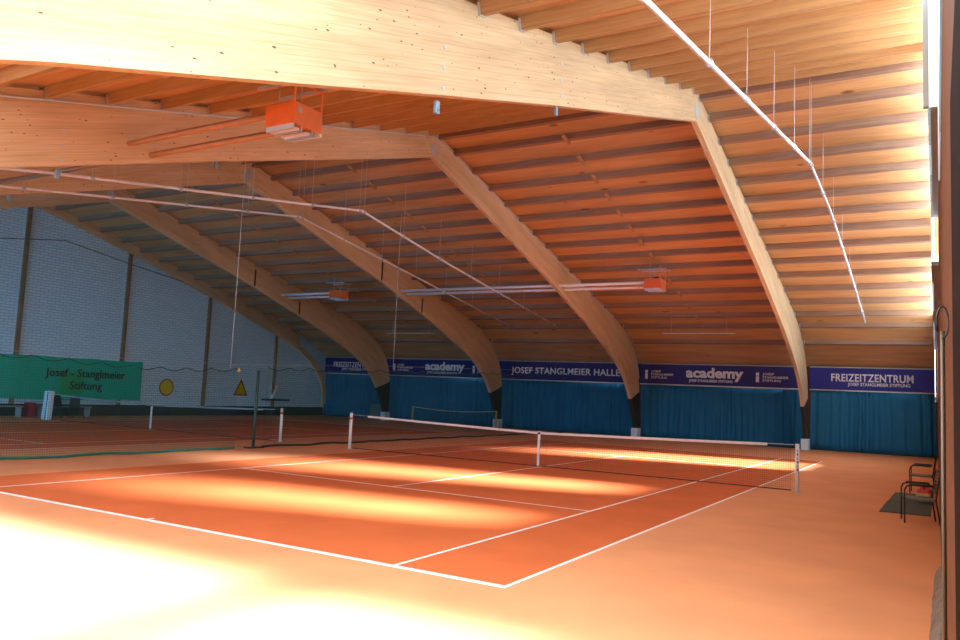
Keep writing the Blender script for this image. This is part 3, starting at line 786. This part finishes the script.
# dim tubes in the last bays of the near slope
# lamp battens on the far slope
for x, lab in ((.1, 'thin white lamp batten on the far slope between the nearest two arches'), (-15.2, 'thin white lamp batten on the far slope between the two farthest arches')):
    mb = MB(); mb.box(-1.55, 1.55, -.02, .02, 0, .035); 
    for s in (-1.2, 1.2): mb.tube([(s, 0, .02), (s, 0, L(27)-4.86-.1)], .008, 5)
    o = mb.build('lamp_batten', plain('grey_white_batten', (.5, .5, .48), .6)); o.location = (x, 27, 4.86); tag(o, lab, 'lamp')

# ------------------------------------------------------------------ right side: chairs, mats, bag, pole
def armchair(loc, rz, lab):
    r = empty('metal_armchair', loc, lab, 'chair', None, rz)
    M = plain('dark_green_metal', (.02, .028, .024), .45, .3) if 'dark_green_metal' not in bpy.data.materials else bpy.data.materials['dark_green_metal']
    # local: front towards -x
    for s in (-1, 1):
        y = s*.27
        mb = MB(); mb.tube([(-.27, y, 0), (-.27, y, .55), (-.24, y, .62), (-.16, y, .645), (.18, y, .64)], .013, 8); mb.build('arm_frame', M, r)
        mb = MB(); mb.tube([(.26, y, 0), (.20, y, .42), (.27, y, .90)], .013, 8); mb.build('rear_leg', M, r)
        mb = MB(); mb.box(-.2, .16, y-.022, y+.022, .652, .668); mb.build('arm_pad', M, r)
    mb = MB()
    for k in range(9):
        x = -.25+k*.052; mb.box(x, x+.04, -.25, .25, .415-.004*k, .43-.004*k)
    mb.box(-.27, .22, -.262, -.245, .39, .42); mb.box(-.27, .22, .245, .262, .39, .42); mb.build('seat', plain('grey_green_slats', (.10, .13, .115), .5) if 'grey_green_slats' not in bpy.data.materials else bpy.data.materials['grey_green_slats'], r)
    mb = MB()
    for k in range(8):
        z = .50+.05*k; x = .205+.07*(z-.42)/.48
        mb.box(x-.006, x+.006, -.26, .26, z, z+.035)
    mb.tube([(.27, -.27, .90), (.27, .27, .90)], .013, 8); mb.build('backrest', M, r)
    return r
armchair((8.86, 8.80, 0), .13, 'dark green metal armchair standing nearest, on the edge of the grey mats')
armchair((8.80, 14.55, 0), -.03, 'dark green metal armchair farther back, behind the colourful bag')
for k, (y0, y1) in enumerate(((9.75, 11.7), (11.75, 13.9))):
    mb = MB(); mb.hexa([(8.16+.04*k, y0, .002), (9.0, y0+.05, .002), (9.0, y1, .002), (8.19+.05*k, y1, .002), (8.16+.04*k, y0, .02), (9.0, y0+.05, .02), (9.0, y1, .02), (8.19+.05*k, y1, .02)])
    tag(mb.build('floor_mat', MAT_G), ['grey rubber floor mat under the nearest armchair', 'grey rubber floor mat behind the nearest mat, farther from the camera'][k], 'mat')
# colourful bag lying by the wall
bm = bmesh.new(); bmesh.ops.create_icosphere(bm, subdivisions=3, radius=1)
for v in bm.verts:
    c = v.co; d = 1+.12*math.sin(5*c.x+2)*math.cos(4*c.y)+.08*math.sin(9*c.z+c.x*3)
    v.co = Vector((c.x*.16*d, c.y*.34*d, max(-.9, c.z)*.17*d))
mb = MB(); mb.bm.free(); mb.bm = bm; mb.uv = bm.loops.layers.uv.new('UVMap')
for f in bm.faces: f.smooth = True; f.material_index = 0 if f.calc_center_median().z > .05 else (1 if f.calc_center_median().y < 0.05 else 2)
r = empty('sports_bag', (8.86, 12.1, .185), 'colourful red and yellow bag lying on the grey mats between the armchairs', 'bag')
mb.build('body', [plain('crimson_fabric', (.5, .03, .05), .7), plain('yellow_fabric', (.5, .42, .10), .7), plain('green_grey_fabric', (.15, .25, .15), .7)], r)
mb = MB(); mb.tube([(0, -.22, .12), (0, -.15, .22), (0, .0, .26), (0, .15, .22), (0, .22, .12)], .012, 6); mb.build('handle', BLACK, r)
# long grey bundle by the wall, bottom right
bm_ = MB(); random.seed(3)
ys = [.15+i*.25 for i in range(15)]
prof = [(-.10, 0), (-.095, .03), (-.07, .08), (-.03, .14), (.0, .16), (.0, 0)]
V = []
for y in ys:
    t = (y-.15)/3.5; k = 1-.35*t
    V.append([bm_.bm.verts.new((xw(y)-.005+px*k*(1+.15*random.uniform(-1, 1)), y, pz*(1+.12*random.uniform(-1, 1)))) for px, pz in prof])
for a, b in zip(V, V[1:]):
    for i in range(len(prof)-1): bm_.bm.faces.new((a[i], b[i], b[i+1], a[i+1]))
    bm_.bm.faces.new((a[-1], b[-1], b[0], a[0]))
bm_.bm.faces.new(V[0]); bm_.bm.faces.new(list(reversed(V[-1])))
tag(bm_.build('folded_tarpaulin', plain('dusty_grey_tarpaulin', (.22, .17, .13), .8, 0, .35, 7)), 'folded dusty grey tarpaulin lying along the foot of the right wall', 'tarpaulin')
r = empty('wooden_pole', (xw(-4)-.022, -4.0, 0), 'slim pale wooden pole by the right wall with a black strap loop', 'pole')
mb = MB(); mb.tube([(0, 0, 0), (0.004, 0, 2.15)], .007, 8); mb.build('shaft', plain('pale_pole_wood', (.13, .08, .04), .5), r)
mb = MB(); c = []
for k in range(13):
    a = 2*PI*k/12*.86-.6
    c.append((.006-.017*math.cos(a)-.002, .02*math.sin(a), 2.18+.055*math.sin(a)))
mb.tube(c, .0032, 6); mb.build('strap_loop', BLACK, r)

# ------------------------------------------------------------------ light
w = bpy.data.worlds.new('World'); S.world = w; w.use_nodes = True
bg = w.node_tree.nodes['Background']; bg.inputs['Color'].default_value = (.80, .90, 1, 1); bg.inputs['Strength'].default_value = 2.0
def sun(d, strength, angle, col):
    l = bpy.data.lights.new('sun', 'SUN'); l.energy = strength; l.angle = angle; l.color = col
    o = bpy.data.objects.new('sun', l); COL.objects.link(o); o.rotation_euler = Vector(d).to_track_quat('-Z', 'Y').to_euler(); o.location = (30, 10, 20)
sun((-1, -.2, -.628), 86, math.radians(10), (.95, .95, 1))
for s in FILL_OPENINGS:       # lamps added under the roof openings to whiten the near floor
    l = bpy.data.lights.new('roof_light_daylight', 'AREA'); l.shape = 'RECTANGLE'; l.size = s[1]-s[0]; l.size_y = s[3]-s[2]
    l.energy = (620 if s[0] < 0 else 620)*l.size*l.size_y/10; l.spread = math.radians(22); l.color = (.74, .88, 1)
    o = bpy.data.objects.new('roof_light_daylight', l); COL.objects.link(o); ym = (s[2]+s[3])/2
    o.location = ((s[0]+s[1])/2, ym, deck(ym)-.75)
l = bpy.data.lights.new('roof_light_daylight', 'AREA'); l.shape = 'RECTANGLE'; l.size = 3.2; l.size_y = 4.2
l.energy = 720; l.spread = math.radians(160); l.color = (.80, .92, 1)
o = bpy.data.objects.new('roof_light_daylight', l); COL.objects.link(o); o.location = (6.6, -3.9, deck(-3.9)-.8)  # unseen lamp added to brighten the nearest arch
# ------------------------------------------------------------------ camera
p = (9.19801849, -6.96616149, 1.88165278); yaw, pitch, roll = .535142254, .0927338478, .0449047549
cy, sy, cp, sp_, cr, sr = math.cos(yaw), math.sin(yaw), math.cos(pitch), math.sin(pitch), math.cos(roll), math.sin(roll)
f = Vector((-sy*cp, cy*cp, sp_)); r0 = Vector((cy, sy, 0)); u0 = r0.cross(f)
rv = cr*r0+sr*u0; uv = -sr*r0+cr*u0
cam = bpy.data.cameras.new('camera'); cam.sensor_width = 36; cam.lens = 782.915/960*36; cam.clip_start = .02; cam.clip_end = 300
co = bpy.data.objects.new('camera', cam); COL.objects.link(co)
M = Matrix(((rv.x, uv.x, -f.x, p[0]), (rv.y, uv.y, -f.y, p[1]), (rv.z, uv.z, -f.z, p[2]), (0, 0, 0, 1)))
co.matrix_world = M
S.camera = co
S.view_settings.view_transform = 'Standard'; S.view_settings.look = 'None'; S.view_settings.gamma = 1; S.view_settings.use_curve_mapping = False
S.view_settings.exposure = -1.04
